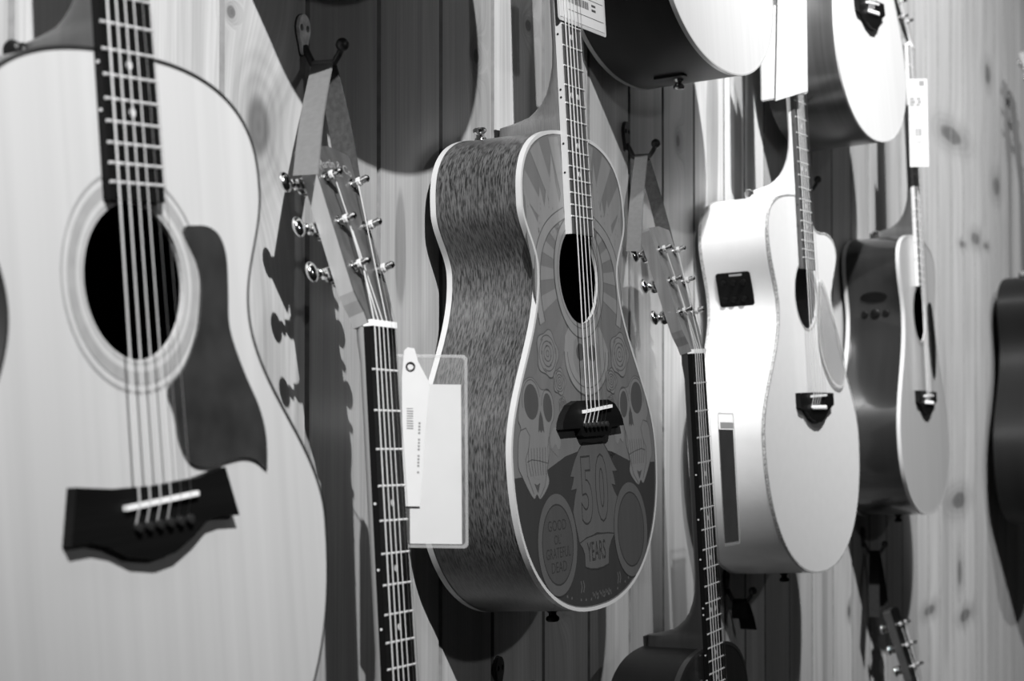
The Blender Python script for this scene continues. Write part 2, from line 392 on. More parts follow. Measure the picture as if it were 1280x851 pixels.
def guitar(name, label, loc, rot, o, board_end, hole, nutv=True, scale=.645, th=(.105, .085), top='spruce', side='mahogany', back=None, bind='ivory', backbind=None, bw=.004, bh=.006, neck='neckwood', board='ebony', boardbind=None, hwE=.0275, hwN=.0215, rings=(), bridge=None, bridge_mat='bridgewood', saddle=((-.038, -.0008), (.038, .002)), pins_w=-.014, pin_mat='pin', guard=None, cut=None, head='headface', headside='headwood', strings=6, nfr=20, dots=(5, 7, 9, 12, 15, 17), button_side='heel', button_mat='chrome', buttons='chrome', sidedots='pearl', inside='inside', end_pin=True):
    root = thing(name, label, 'guitar', loc, rot, 'guitars hung on the pine wall')
    R, Lf = outline(o)
    if cut:                                                    # venetian cutaway on the treble side
        k = next(i for i, q in enumerate(R) if q[1] > o[4])
        R = R[:k] + smooth_path([R[k - 1]] + cut, 6)[6:]
        R = R + [(0.0, o[7])]
    lp = R + Lf
    wb, wt = o[0], o[7]
    def thick(wv): return th[0] + (th[1] - th[0]) * (wv - wb) / (wt - wb)
    n = len(lp)
    # side, back
    rows = []
    for f in (0, .25, .5, .75, 1): rows.append([L(a, b, -thick(b) * f) for a, b in lp])
    sd = MB().rings(rows, cap=False).out('side_panel', side, root, True)
    c2 = MB(); cen = (0, (wb + wt) / 2)
    rr = []
    for s, dv in ((1, 0), (.8, .003), (.5, .0065), (.2, .008)): rr.append([L(cen[0] + (a - cen[0]) * s, cen[1] + (b - cen[1]) * s, -thick(b) - dv) for a, b in lp])
    c2.rings(rr, cap=False); c2.F.append(tuple(range(3 * n, 4 * n))); c2.out('back_panel', back or side, root, True)
    # soundboard with its hole
    inn = offset(lp, bw)
    hc, hr = hole
    hl = ell((0, hc), hr, hr, 48)
    sb = fill('soundboard', [lp, hl], 0, top, root)
    MB().rings([[L(a, b, -.0002) for a, b in hl], [L(a, b, -.0035) for a, b in hl]], cap=False).out('hole_rim', 'rim', sb)
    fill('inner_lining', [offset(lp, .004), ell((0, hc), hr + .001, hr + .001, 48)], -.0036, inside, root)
    bo = [(a, b) for a, b in offset(lp, -.0006)]
    MB().rings([[L(a, b, .0006) for a, b in inn], [L(a, b, .0007) for a, b in bo], [L(a, b, -bh) for a, b in bo]], cap=False).out('binding', bind, root, 'auto')
    if backbind:
        MB().rings([[L(a, b, -thick(b) + bh) for a, b in bo], [L(a, b, -thick(b) - .001) for a, b in bo], [L(a, b, -thick(b) - .0012) for a, b in inn]], cap=False).out('binding', backbind, root, 'auto')
    for r0, r1, mt in rings:
        fill('rosette_ring', [ell((0, hc), r1, r1, 56), ell((0, hc), r0, r0, 56)], .0004, mt, root)
    # fretboard
    nw = scale; bt = .0068
    def hw(wv): return hwE + (hwN - hwE) * (wv - board_end) / (nw - board_end)
    fb = MB().prism([(-hwE, board_end), (hwE, board_end), (hwN, nw), (-hwN, nw)], lambda a, b: L(a, b, bt), lambda a, b: L(a, b, .0006)).out('fretboard', board, root)
    if boardbind:
        for s in (-1, 1):
            MB().prism([(s * (hwE + .0008), board_end - .0004), (s * (hwE - .0016), board_end - .0004), (s * (hwN - .0016), nw), (s * (hwN + .0008), nw)], lambda a, b: L(a, b, bt + .0002), lambda a, b: L(a, b, .0004)).out('fretboard_binding', boardbind, fb)
    fr0 = None
    for k in range(1, nfr + 1):
        y = scale * 2 ** (-k / 12)
        if y < board_end + .003: break
        h2 = hw(y) - (.0012 if boardbind else .0)
        mb = MB().prism([(-.001, 0), (-.0007, .0009), (0, .0012), (.0007, .0009), (.001, 0)], lambda a, b: L(-h2, y + a, bt + b), lambda a, b: L(h2, y + a, bt + b))
        mb.out('fret', 'nickel', fb)
    for k in dots:
        y = scale * (2 ** (-k / 12) + 2 ** (-(k - 1) / 12)) / 2
        if y < board_end + .012: continue
        for x in ((-.008, .008) if k == 12 else (0,)):
            MB().lathe([(.003, 0), (.003, .0003)], L(x, y, bt), (0, -1, 0), 12).out('inlay_dot', 'pearl', fb)
        for dy in ((-.004, .004) if k == 12 else (0,)):
            MB().lathe([(.0011, 0), (.0011, .0006)], L(-hw(y) - (.0008 if boardbind else 0), y + dy, bt * .5), (-1, 0, 0), 8).out('side_dot', sidedots, fb)
    # neck with heel
    rs = []; w0 = wt - .0005
    hh = []
    steps = [0, .007, .014, .017, .021, .026, .033, .042, .055, .07, .09, .15, .22, nw - .03 - w0, nw - .012 - w0, nw - w0]
    for s in steps:
        wv = w0 + s; d = heel(s) * 1. ; d = min(d, thick(wt) - .003)
        m = max(0., min(1., (d - .02) / .04)); hx = hw(wv); ring = []
        if s > nw - w0 - .02: d += .003
        N = 14
        for i in range(N + 1):
            t = PI * i / N; c_, s_ = math.cos(t), math.sin(t)
            xr = hx * c_; yr = d * s_ ** .9
            f = 1 - .62 * (yr / d)
            xh = hx * f * max(-1, min(1, c_ * 3.2)); x = xr * (1 - m) + xh * m
            ring.append(L(x, wv, .0006 - (.0 + d * (yr / d))))
        rs.append(ring)
    nk = MB().rings(rs).out('neck', neck, root, 'auto')
    d0 = min(.082, thick(wt) - .003)
    MB().box(L(0, w0 + .0065, .0006 - d0 - .0008), (hw(wt) * .40, .001, .0066)).out('heel_cap', 'blackbind', nk)
    # strap button and end pin
    bp = [(.0065, 0), (.0062, .002), (.0042, .004), (.0042, .006), (.0070, .0085), (.0072, .0112), (.0055, .0130), (0, .0136)]
    if button_side == 'heel':
        MB().lathe(bp, L(-hw(wt) * .45, w0 + .009, -d0 + .012), (-1, 0, 0), 14).out('strap_button', button_mat, root, 'auto')
    elif button_side == 'shoulder':
        i = min(range(len(Lf)), key=lambda j: abs(Lf[j][0] + .040) if Lf[j][1] > wt - .05 else 9)
        MB().lathe(bp, L(Lf[i][0], Lf[i][1], -thick(wt) + .012), (-.1, 0, 1), 14).out('strap_button', 'chrome', root, 'auto')
    if end_pin: MB().lathe(bp, L(0, wb, -thick(wb) * .5), (0, 0, -1), 14).out('end_pin', 'chrome' if end_pin is True else end_pin, root, 'auto')
    # nut, headstock (leans back)
    MB().prism([(-hwN, nw), (hwN, nw), (hwN, nw + .0052), (-hwN, nw + .0052)], lambda a, b: L(a, b, bt + .0022), lambda a, b: L(a, b, .0006)).out('nut', 'bone', root)
    hd = bpy.data.objects.new('headstock', None)
    ca, sa = math.cos(math.radians(15)), math.sin(math.radians(15)); hl_ = .157; ht = .0155
    def HP(a, b, v): return L(a, nw + .0045 + b * ca + v * sa, .0055 - b * sa + v * ca)
    prof = [(hwN, -.002), (hwN + .0015, .008), (hwN + .0065, .018), (hwN + .009, .026), (.0338, hl_ - .02), (.0350, hl_ - .003), (.033, hl_), (0, hl_ + .0035)]
    prof = prof + [(-a, b) for a, b in prof[-2::-1]]
    hd = MB().prism(prof, lambda a, b: HP(a, b, -.0012), lambda a, b: HP(a, b, -ht)).out('headstock', headside, root)
    MB().prism(prof, lambda a, b: HP(a, b, 0), lambda a, b: HP(a, b, -.0012)).out('headstock_veneer', head, hd)
    cols = [.048, .088, .128]; posts = []
    A = Matrix(((1, 0, 0), (0, ca, -sa), (0, sa, ca)))           # local frame of the headstock (x, y=-v, z=b)
    A = Matrix((( 1, 0, 0), (0, ca, sa), (0, -sa, ca))).to_3x3()
    for s in (-1, 1):
        for b in cols:
            u = s * (.0215 + (b - .048) * .03)
            base = Vector(HP(u, b, 0))
            t = mesh('tuning_machine', *(lambda m: (m.V, m.F))(MB().lathe([(.0056, -.0002), (.0056, .0014), (.0034, .0018), (.0031, .0075), (.0026, .0095), (.0033, .012), (.0033, .0155), (.002, .017), (0, .017)], axis=(0, -1, 0), n=12)), buttons, root, 'auto')
            t.matrix_local = Matrix.Translation(base) @ A.to_4x4()
            wr = MB()
            for q in range(3): wr.lathe([(.0031, .0055 + q * .0012), (.0042, .0061 + q * .0012), (.0031, .0067 + q * .0012)], axis=(0, -1, 0), n=8)
            wr.out('string_winding', 'wire', t)
            hs = MB(); hs.lathe([(.0075, 0), (.0085, .003), (.0085, .007), (.006, .0095), (0, .0095)], (0, ht + .0002, 0), (0, 1, 0), 14)
            hs.box((s * .009, ht + .0045, 0), (.006, .0032, .0042)); hs.out('gear_housing', buttons, t, 'auto')
            bx = s * (.036 - abs(u) + .013)
            bt_ = MB().tube([(s * .012, ht + .005, 0), (bx, ht + .005, 0)], .0022, 8).lathe([(.0022, 0), (.0042, .001), (.0042, .0025), (.0025, .0035)], (bx - s * .006, ht + .005, 0), (s, 0, 0), 10)
            bt_.ball((bx + s * .0065, ht + .005, 0), .0088, (.85, .5, 1.05), 12, 8); bt_.out('tuning_button', buttons, t, True)
            posts.append((s, b, u))
    # strings
    if bridge:
        br = fill('bridge', [bridge], .0078, bridge_mat, root, .0074)
        s0, s1 = saddle
        e = Vector((s1[0] - s0[0], s1[1] - s0[1])).normalized(); nx, ny = -e.y * .0016, e.x * .0016
        sl = [(s0[0] + nx, s0[1] + ny), (s0[0] - nx, s0[1] - ny), (s1[0] - nx, s1[1] - ny), (s1[0] + nx, s1[1] + ny)]
        MB().prism(sl, lambda a, b: L(a, b, .0115), lambda a, b: L(a, b, .007)).out('saddle', 'bone', br)
    order = [(-1, .048), (-1, .088), (-1, .128), (1, .128), (1, .088), (1, .048)]
    gauge = [.00072, .00064, .00055, .00046, .00026, .00022]
    for i in range(strings):
        f = (i - 2.5) / 2.5; ub = f * .0265; un = f * (hwN - .0035)
        if bridge:
            f2 = (ub - s0[0]) / (s1[0] - s0[0]); ws = s0[1] + (s1[1] - s0[1]) * f2
            MB().lathe([(.0026, 0), (.0026, .001), (.0034, .002), (.003, .004), (0, .0046)], L(ub, pins_w, .0078), (0, -1, 0), 10).out('bridge_pin', pin_mat, br, 'auto')
        else: ws = 0
        s, b = order[i]; uu = s * (.0215 + (b - .048) * .03)
        pts = [L(ub, pins_w + .001, .0076), L(ub, ws - .002, .0112), L(ub, ws + .001, .0119), L(un, nw, bt + .0026), L(un, nw + .005, bt + .0022)]
        pts.append(HP(uu - s * .0036, b - .004, .0075))
        MB().tube(pts, gauge[i], 6).out('string', 'wire' if i < 4 else 'plain_wire', root)
    if guard:
        gl, gm, gt = guard
        fill('pickguard', [gl], gt, gm, root, gt - .0004)
    return root, lp, thick, hw, HP
def smooth_path(pts, n=5):
    out = []; k = len(pts)
    for i in range(k - 1):
        p0, p1, p2, p3 = pts[max(i - 1, 0)], pts[i], pts[i + 1], pts[min(i + 2, k - 1)]
        for j in range(n):
            t = j / n
            out.append(tuple(.5 * (2 * p1[q] + (p2[q] - p0[q]) * t + (2 * p0[q] - 5 * p1[q] + 4 * p2[q] - p3[q]) * t * t + (3 * p1[q] - p0[q] - 3 * p2[q] + p3[q]) * t ** 3) for q in (0, 1)))
    out.append(pts[-1]); return out
mm = lambda P: [(a / 1000, b / 1000) for a, b in P]

# bridge outlines
BELLY = mm([(-80, -18), (-78, -11), (-71, -3), (-57, 6), (-40, 10), (0, 10), (40, 10), (57, 6), (70, -3), (77, -11), (79, -18), (45, -19), (41, -25), (36, -27), (-28, -27), (-33, -25), (-36, -18)])
FLARE = mm([(-80, 16), (-45, 12), (0, 10.5), (42, 12), (72, 16.5), (84, -17), (62, -15.5), (48, -17), (32, -26), (12, -34), (-8, -36), (-32, -32), (-52, -23), (-68, -19), (-88, -19)])
SMALL = mm([(-73, 9), (0, 10), (75, 9), (75, -8), (52, -15), (34, -26), (14, -33), (-10, -33), (-34, -26), (-52, -15), (-73, -12)])

# ---- 1: big pale guitar at the left
g1, *_ = guitar('acoustic_guitar', 'large out-of-focus guitar at the far left with pale satin top and dark curved pickguard', (1.037, -.159, -.080), (-2.09, -3.64, -3.40)[0:0] or (0, 0, 0),
    [-.2205, .200, -.031, .122, .124, .146, .210, .290, 2.31, 2.58], .193, (.142, .0508), scale=.648, th=(.115, .095), top='spruce', side='rosewood', bind='blackbind', bw=.0016, bh=.003, neck='neckdark',
    rings=[(.0525, .0545, 'rosette'), (.0585, .0665, 'rosette'), (.0545, .0585, 'rosette_pale'), (.0705, .0725, 'rosette')], bridge=smooth_loop(FLARE, 1), saddle=((-.038, -.0008), (.036, .0022)), head='ebony', guard=(smooth_loop(mm([(52, 176), (66, 180), (82, 179), (93, 172), (98, 158), (97, 135), (96, 110), (108, 82), (124, 55), (130, 34), (128.5, 12), (127, 11.5), (116, 18), (102, 21), (83, 20), (68, 18), (55, 18), (42, 22), (33, 34), (29, 54), (24, 71), (40, 83), (54, 100), (64, 122), (67, 150)]), 4), 'guard_dark', .0022), button_side='heel', button_mat='blackplastic')
g1.rotation_euler = (math.radians(-3.64), math.radians(-2.09), math.radians(-3.40))

# ---- 2: decorated guitar in focus
O2 = [-.204, .186, -.047, .102, .142, .131, .205, .287, 2.31, 2.68]
g2, lp2, th2, hw2, HP2 = guitar('acoustic_guitar', 'sharply focused guitar with skulls, roses and the number 50 printed on its top', (1.851, -.132, -.034), (0, 0, 0),
    O2, .181, (.139, .0495), scale=.632, th=(.104, .098), top='t_base', side='mahogany', bind='ivory', backbind='ivory', bw=.0032, bh=.0052, neck='neckwood', board='boardgrey', boardbind='ivory', hwE=.0285, hwN=.0215,
    bridge=smooth_loop(BELLY, 1), saddle=((-.030, -.0015), (.042, .003)), pins_w=-.0155, head='headface', button_side='shoulder', sidedots='dot', end_pin='blackplastic')
g2.rotation_euler = (math.radians(-3.41), math.radians(-.32), math.radians(-1.52))

def inside_r(ang, inset=.006):
    """distance from the sound hole centre to the outline of the top, along a direction"""
    ins = offset(lp2, inset); d = (math.cos(ang), math.sin(ang)); best = 1.
    for (x0, y0), (x1, y1) in zip(ins, ins[1:] + ins[:1]):
        ex, ey = x1 - x0, y1 - y0; den = d[0] * ey - d[1] * ex
        if abs(den) < 1e-12: continue
        t = (x0 * ey - (y0 - .139) * ex) / den; s = (x0 * d[1] - (y0 - .139) * d[0]) / den
        if t > 0 and 0 <= s <= 1: best = min(best, t)
    return best
def mir(P): return [(-a, b) for a, b in P]
V0 = .0002
# dark lower ground
ins = offset(lp2, .0048)
low = [q for q in ins if q[1] < -.055]
lowR = [q for q in low if q[0] >= 0]; lowL = [q for q in low if q[0] < 0]
low_loop = sorted(lowL, key=lambda q: -q[1]) + sorted(lowR, key=lambda q: q[1])
fill('printed_ground', [low_loop + mm([(120, -60), (60, -45), (0, -38), (-60, -45), (-120, -60)])], V0, 't_low', g2)
# rays of the sunburst
for a0 in range(-22, 200, 18):
    a0r, a1r = math.radians(a0), math.radians(a0 + 9); lpz = []
    for k in range(5):
        a = a0r + (a1r - a0r) * k / 4; r = inside_r(a); lpz.append((r * math.cos(a), .139 + r * math.sin(a)))
    for k in range(4, -1, -1):
        a = a0r + (a1r - a0r) * k / 4; lpz.append((.064 * math.cos(a), .139 + .064 * math.sin(a)))
    fill('printed_ray', [lpz], V0, 't_ray', g2)
for a0 in (-58, -76, 220, 238):
    a0r, a1r = math.radians(a0), math.radians(a0 + 9)
    fill('printed_ray', [[(r * math.cos(a), .139 + r * math.sin(a)) for r, a in ((.06, a0r), (.2, a0r), (.2, a1r), (.06, a1r))]], V0, 't_dim', g2)
SPIKES = mm([(-122, 172), (-121, 196), (-123, 222), (-110, 203), (-95, 188), (-92, 204), (-86, 225), (-77, 205), (-71, 224), (-66, 210), (-60, 236), (-54, 262), (-47, 232), (-40, 212), (-31, 230), (-29, 205), (-50, 196), (-70, 186), (-90, 170), (-104, 150), (-112, 140)])
for S_ in (SPIKES, mir(SPIKES)):
    fill('printed_spikes', [S_], V0 + 0.00004, 't_light', g2)
    mb = MB()
    for q in range(26):
        i = random.randrange(2, 16); a, b = S_[i]; t = random.uniform(.25, .8); c = S_[18]
        x, y = a + (c[0] - a) * t * .55, b + (c[1] - b) * t
        mb.add([L(x + .0016 * math.cos(k), y + .0016 * math.sin(k), V0 + 0.00007) for k in (0, 1.3, 2.6, 3.9, 5.1)], [(0, 1, 2, 3, 4)])
    mb.out('printed_speckle', 't_mid', g2, kind='stuff')
# arch round the hole, rosette band
ARCH = smooth_path(mm([(-98, 88), (-104, 110), (-104, 134), (-97, 160), (-80, 180), (-58, 193), (-30, 203)]), 5)
for S_ in (ARCH, mir(ARCH)):
    ribbon(MB(), S_, .013, V0 + 0.00011).out('printed_arch', 't_light', g2)
    mb = MB(); 
    for sc in (.93, 1.06): ribbon(mb, [(a * sc, .12 + (b - .12) * sc) for a, b in S_], .0013, V0 + 0.00014)
    mb.out('printed_arch_line', 't_line', g2)
fill('rosette_ring', [ell((0, .139), .062, .064, 48), ell((0, .139), .0505, .0505, 48)], V0 + 0.00018, 't_light', g2)
mb = MB(); ribbon(mb, ell((0, .139), .063, .065, 48), .0013, V0 + 0.00022, True); ribbon(mb, ell((0, .139), .0545, .0545, 48), .0009, V0 + 0.00022, True)
mb.out('rosette_line', 't_line', g2)
# skull under the hole
fill('printed_skull_frame', [ell((.008, .058), .057, .043, 30, PI * .98, PI * 2.02) + mm([(56, 74), (46, 86), (30, 88), (8, 84), (-14, 88), (-34, 86), (-45, 76)])], V0 + 0.00011, 't_light', g2)
mb = MB(); ribbon(mb, ell((.008, .058), .057, .043, 30, PI * .98, PI * 2.02), .0016, V0 + 0.00014); ribbon(mb, ell((.008, .058), .049, .035, 30, PI * .98, PI * 2.02), .0012, V0 + 0.00014); mb.out('printed_line', 't_line', g2)
fill('printed_skull', [mm([(-28, 52), (-24, 70), (-10, 79), (10, 80), (28, 77), (40, 66), (42, 52), (36, 40), (26, 30), (8, 28), (-10, 32), (-22, 41)])], V0 + 0.00014, 't_mid', g2)
fill('printed_socket', [ell((-.009, .060), .010, .009, 16)], V0 + 0.00018, 't_dark', g2); fill('printed_socket', [ell((.022, .059), .010, .009, 16)], V0 + 0.00018, 't_dark', g2)
mb = MB()
for k in range(8): ribbon(mb, mm([(-12 + k * 5.5, 44), (-11 + k * 5, 33)]), .001, V0 + 0.00018)
mb.out('printed_teeth', 't_line', g2)
# roses
def rose(cx, cy, r):
    n = 40; lpz = [(cx + r * (1 + .09 * math.cos(5 * t)) * math.cos(t), cy + r * .92 * (1 + .09 * math.cos(5 * t)) * math.sin(t)) for t in [2 * PI * k / n for k in range(n)]]
    fill('printed_rose', [lpz], V0 + 0.00018, 't_mid', g2); mb = MB()
    ribbon(mb, lpz, .0011, V0 + 0.00022, True)
    for k, f in enumerate((.74, .52, .32)):
        for q in range(3):
            a = q * 2.1 + k * .8; ribbon(mb, [(cx + r * f * math.cos(t) * (1 + .05 * (t - a)), cy + r * .92 * f * math.sin(t) * (1 + .05 * (t - a))) for t in [a + 2.4 * j / 9 for j in range(10)]], .0011, V0 + 0.00022)
    ribbon(mb, ell((cx, cy), r * .13, r * .13, 10), .001, V0 + 0.00022, True)
    mb.out('printed_rose_line', 't_line', g2)
for s in (-1, 1):
    rose(s * .093 + .003, .058, .025); rose(s * .067 + .002, .030, .0145); rose(s * .062 + .002, .006, .009)
# the two big skulls
SK = mm([(-151, 29), (-140, 34), (-128, 34), (-118, 28), (-111, 23), (-100, 22), (-90, 20), (-84, 13), (-82, 4), (-84, -6), (-92, -14), (-97, -25), (-98, -38), (-102, -48), (-106, -58), (-103, -68), (-112, -77), (-126, -84), (-133, -79), (-140, -83), (-152, -73), (-163, -61), (-171, -51), (-170, -36), (-167, -23), (-161, -14), (-166, -6), (-163, 6), (-158, 18)])
def skull(f, dx):
    X = lambda P: [(a + dx, b) for a, b in f(P)]
    fill('printed_skull', [smooth_loop(X(SK), 3)], V0 + 0.00011, 't_mid', g2)
    for nm, c, rx, ry, rt in (('printed_socket', (-.1345, .011), .0165, .0175, .2), ('printed_socket', (-.097, .0045), .0105, .0145, .15)):
        fill(nm, [X(ell(c, rx, ry, 20, rot=rt))], V0 + 0.00018, 't_dark', g2)
    fill('printed_socket', [X(mm([(-122, -20), (-119, -6), (-114.5, 2), (-110, -6), (-108, -20), (-112, -17), (-115, -20), (-118, -17)]))], V0 + 0.00018, 't_dark', g2)
    fill('printed_teeth', [smooth_loop(X(mm([(-150, -36), (-138, -31), (-120, -33), (-104, -38), (-105, -52), (-111, -61), (-128, -65), (-143, -59), (-151, -48)])), 3)], V0 + 0.00016, 't_mid', g2)
    fill('printed_socket', [X(mm([(-138, -68), (-131, -70), (-124, -68), (-130, -78)]))], V0 + 0.00018, 't_dark', g2)
    mb = MB()
    for k in range(7): ribbon(mb, X(mm([(-147 + k * 6.6, -34), (-148 + k * 6.5, -48), (-144 + k * 5.6, -61)])), .0011, V0 + 0.00020)
    ribbon(mb, X(mm([(-151, -47), (-140, -45), (-122, -47), (-104, -50)])), .0010, V0 + 0.00020)
    ribbon(mb, X(ell((-.1345, .011), .0205, .0215, 20, .2, 3.4)), .0009, V0 + 0.00020); ribbon(mb, X(ell((-.097, .0045), .0145, .0185, 20, .0, 3.0)), .0009, V0 + 0.00020)
    ribbon(mb, X(mm([(-162, -16), (-150, -14), (-142, -22), (-146, -34), (-154, -44), (-152, -60), (-140, -78)])), .0010, V0 + 0.00020)
    ribbon(mb, X(mm([(-98, -24), (-102, -34), (-103, -48), (-108, -60), (-114, -72), (-126, -82)])), .0009, V0 + 0.00020)
    ribbon(mb, smooth_loop(X(SK), 3), .0009, V0 + 0.00014, True)
    mb.out('printed_skull_line', 't_line', g2)
skull(lambda P: P, 0); skull(mir, .003)
for s in (-1, 1):
    fill('printed_bone', [smooth_loop(mm([(s * 76, -18), (s * 70, -30), (s * 76, -38), (s * 84, -32), (s * 92, -36), (s * 95, -26), (s * 86, -16)]), 3)], V0 + 0.00011, 't_mid', g2)
# flame shield with 50, banner YEARS
FL = mm([(-16, -33), (10, -35), (36, -34), (46, -42), (54, -50), (63, -59), (71, -66), (58, -66), (62, -73), (64, -81), (54, -79), (61, -87), (69, -94), (63, -104), (58, -120), (55, -132), (8, -127), (-38, -134), (-44, -118), (-50, -102), (-45, -90), (-38, -79), (-52, -80), (-47, -73), (-43, -67), (-52, -66), (-46, -58), (-38, -49), (-28, -41)])
fill('printed_shield', [FL], V0 + 0.00011, 't_pale', g2)
mb = MB(); ribbon(mb, FL, .0014, V0 + 0.00014, True); mb.out('printed_line', 't_thin', g2)
lettering('printed_number', [('5', -.0130, -.085, .090, .68, .0042), ('0', .0265, -.085, .090, .68, .0042)], 't_thin', g2, V0 + 0.00018)
lettering('printed_number', [('5', -.0130, -.085, .090, .68, .0022), ('0', .0265, -.085, .090, .68, .0022)], 't_pale', g2, V0 + 0.00022)
fill('printed_banner', [mm([(-38, -134), (-20, -130), (8, -128), (36, -129), (54, -131), (44, -138), (37, -146), (34, -161), (20, -163), (3, -163.5), (-14, -162), (-27, -159), (-27, -146), (-31, -140)])], V0 + 0.00022, 't_pale', g2)
mb = MB(); ribbon(mb, mm([(-38, -134), (-20, -130), (8, -128), (36, -129), (54, -131), (44, -138), (37, -146), (34, -161), (20, -163), (3, -163.5), (-14, -162), (-27, -159), (-27, -146), (-31, -140)]), .0015, V0 + 0.00025, True); mb.out('printed_line', 't_thin', g2)
lettering('printed_lettering', [('YEARS', .004, -.146, .028, .60, .0002)], 't_thin', g2, V0 + 0.00025)
# medallions
for cx, cy in ((-.091, -.131), (.100, -.130)):
    fill('printed_medallion', [ell((cx, cy), .047, .051, 44)], V0 + 0.00025, 't_pale', g2)
    fill('printed_medallion_centre', [ell((cx, cy), .0365, .0395, 44)], V0 + 0.00029, 't_soft', g2)
    mb = MB(); ribbon(mb, ell((cx, cy), .0365, .0395, 44), .0016, V0 + 0.00032, True); ribbon(mb, ell((cx, cy), .047, .051, 44), .0012, V0 + 0.00032, True); mb.out('printed_line', 't_thin', g2)
lettering('printed_lettering', [('GOOD', -.091, -.1125, .0150, .95), ("OL'", -.091, -.1265, .0130, .95), ('GRATEFUL', -.091, -.1395, .0150, .82), ('DEAD', -.091, -.1535, .0150, .95)], 't_thin', g2, V0 + 0.00034)
# small marks along the lower rim
mb = MB(); ri = offset(lp2, .011)
for q in ri:
    if q[1] < -.165 and random.random() < .8: mb.add([L(q[0] + dx, q[1] + dy, V0 + 0.00011) for dx, dy in ((-.0018, -.001), (.0018, -.0014), (.0014, .0016), (-.0012, .0012))], [(0, 1, 2, 3)])
for x in (-.012, -.004, .006, .014, .022, .030): ribbon(mb, [(x, -.186), (x + .002, -.190), (x + .005, -.188), (x + .006, -.193)], .0018, V0 + 0.00011)
for x in (-.040, -.034, .056, .062): ribbon(mb, [(x, -.172), (x + .002, -.178), (x - .001, -.184)], .002, V0 + 0.00011)
mb.out('printed_border', 't_pale', g2, kind='stuff')

# ---- 3: white cutaway guitar
CUT = mm([(112, 150), (121, 172), (133, 190), (145, 208), (148, 224), (139, 237), (122, 245), (100, 248), (75, 247), (54, 250), (42, 260), (37, 274), (34, 290), (26, 293), (14, 294)])
g3, *_ = guitar('acoustic_guitar', 'all-white cutaway guitar with a square black control panel on its side', (2.710, -.135, -.032), (0, 0, 0),
    [-.247, .208, -.054, .121, .128, .148, .229, .294, 2.22, 2.60], .187, (.150, .048), th=(.115, .10), top='white_gloss', side='white_gloss', bind='sparkle', backbind='sparkle', bw=.0022, bh=.0035, neck='white_gloss', board='boardgrey', hwE=.0265,
    rings=[(.0485, .0515, 'sparkle')], bridge=SMALL, saddle=((-.030, .004), (.034, .006)), pins_w=-.012, pin_mat='bone', end_pin='blackplastic', cut=CUT, head='white_gloss', headside='white_gloss', sidedots='dot',
    guard=(smooth_loop(mm([(44, 128), (52, 150), (55, 172), (68, 172), (84, 158), (105, 130), (125, 104), (146, 70), (152, 52), (147, 32), (132, 20), (113, 19), (92, 24), (75, 33), (58, 48), (47, 62), (40, 82), (38, 104)]), 3), 'acrylic', .0035))
g3.rotation_euler = (math.radians(-3.44), math.radians(.55), math.radians(-3.27))
gl = smooth_loop(mm([(44, 128), (52, 150), (55, 172), (68, 172), (84, 158), (105, 130), (125, 104), (146, 70), (152, 52), (147, 32), (132, 20), (113, 19), (92, 24), (75, 33), (58, 48), (47, 62), (40, 82), (38, 104)]), 3)
mb = MB(); ribbon(mb, gl, .0035, .0042, True); mb.out('pickguard_edge', 'acrylic_edge', g3)
def on_side(o, lp, root_, wv, v):
    """point and frame on the bass side of a body at height w and depth v"""
    n = len(lp); best = min((i for i in range(n) if lp[i][0] < -.02), key=lambda i: abs(lp[i][1] - wv))
    a, b = lp[best - 3], lp[(best + 3) % n]; t = Vector((b[0] - a[0], 0, b[1] - a[1])).normalized()
    if t.z < 0: t = -t
    nrm = Vector((-t.z, 0, t.x))
    return Vector(L(lp[best][0], wv, v)), t, nrm
R3, L3 = outline([-.247, .208, -.054, .121, .128, .148, .229, .294, 2.22, 2.60]); lp3 = R3 + L3
p, t, nr = on_side(None, lp3, g3, .158, -.060)
Rm = Matrix((nr, Vector((0, 1, 0)), t)).transposed()
def rrect(hx, hy, r, n=4):
    out = []
    for cx, cy, a in ((hx - r, hy - r, 0), (-hx + r, hy - r, 1), (-hx + r, -hy + r, 2), (hx - r, -hy + r, 3)):
        for k in range(n + 1):
            q = PI / 2 * (a + k / n); out.append((cx + r * math.cos(q), cy + r * math.sin(q)))
    return out
pre = MB().prism(rrect(.0255, .0245, .004), lambda a, b: p + Rm @ Vector((.003, a, b)), lambda a, b: p + Rm @ Vector((-.003, a, b))).out('control_panel', 'blackplastic', g3)
MB().prism(rrect(.0095, .0014, .0007), lambda a, b: p + Rm @ Vector((.0034, a - .004, b + .0205)), lambda a, b: p + Rm @ Vector((.0028, a - .004, b + .0205))).out('panel_marking', 'greyplastic', pre)
for a, b in ((-.015, .010), (0, .010), (.015, .010), (-.012, -.014), (.003, -.014), (.016, -.014)):
    MB().lathe([(.0042, 0), (.0040, .003), (.003, .0036), (0, .0036)], p + Rm @ Vector((.003, a, b)), nr, 12).out('knob', 'blackplastic', pre, 'auto')

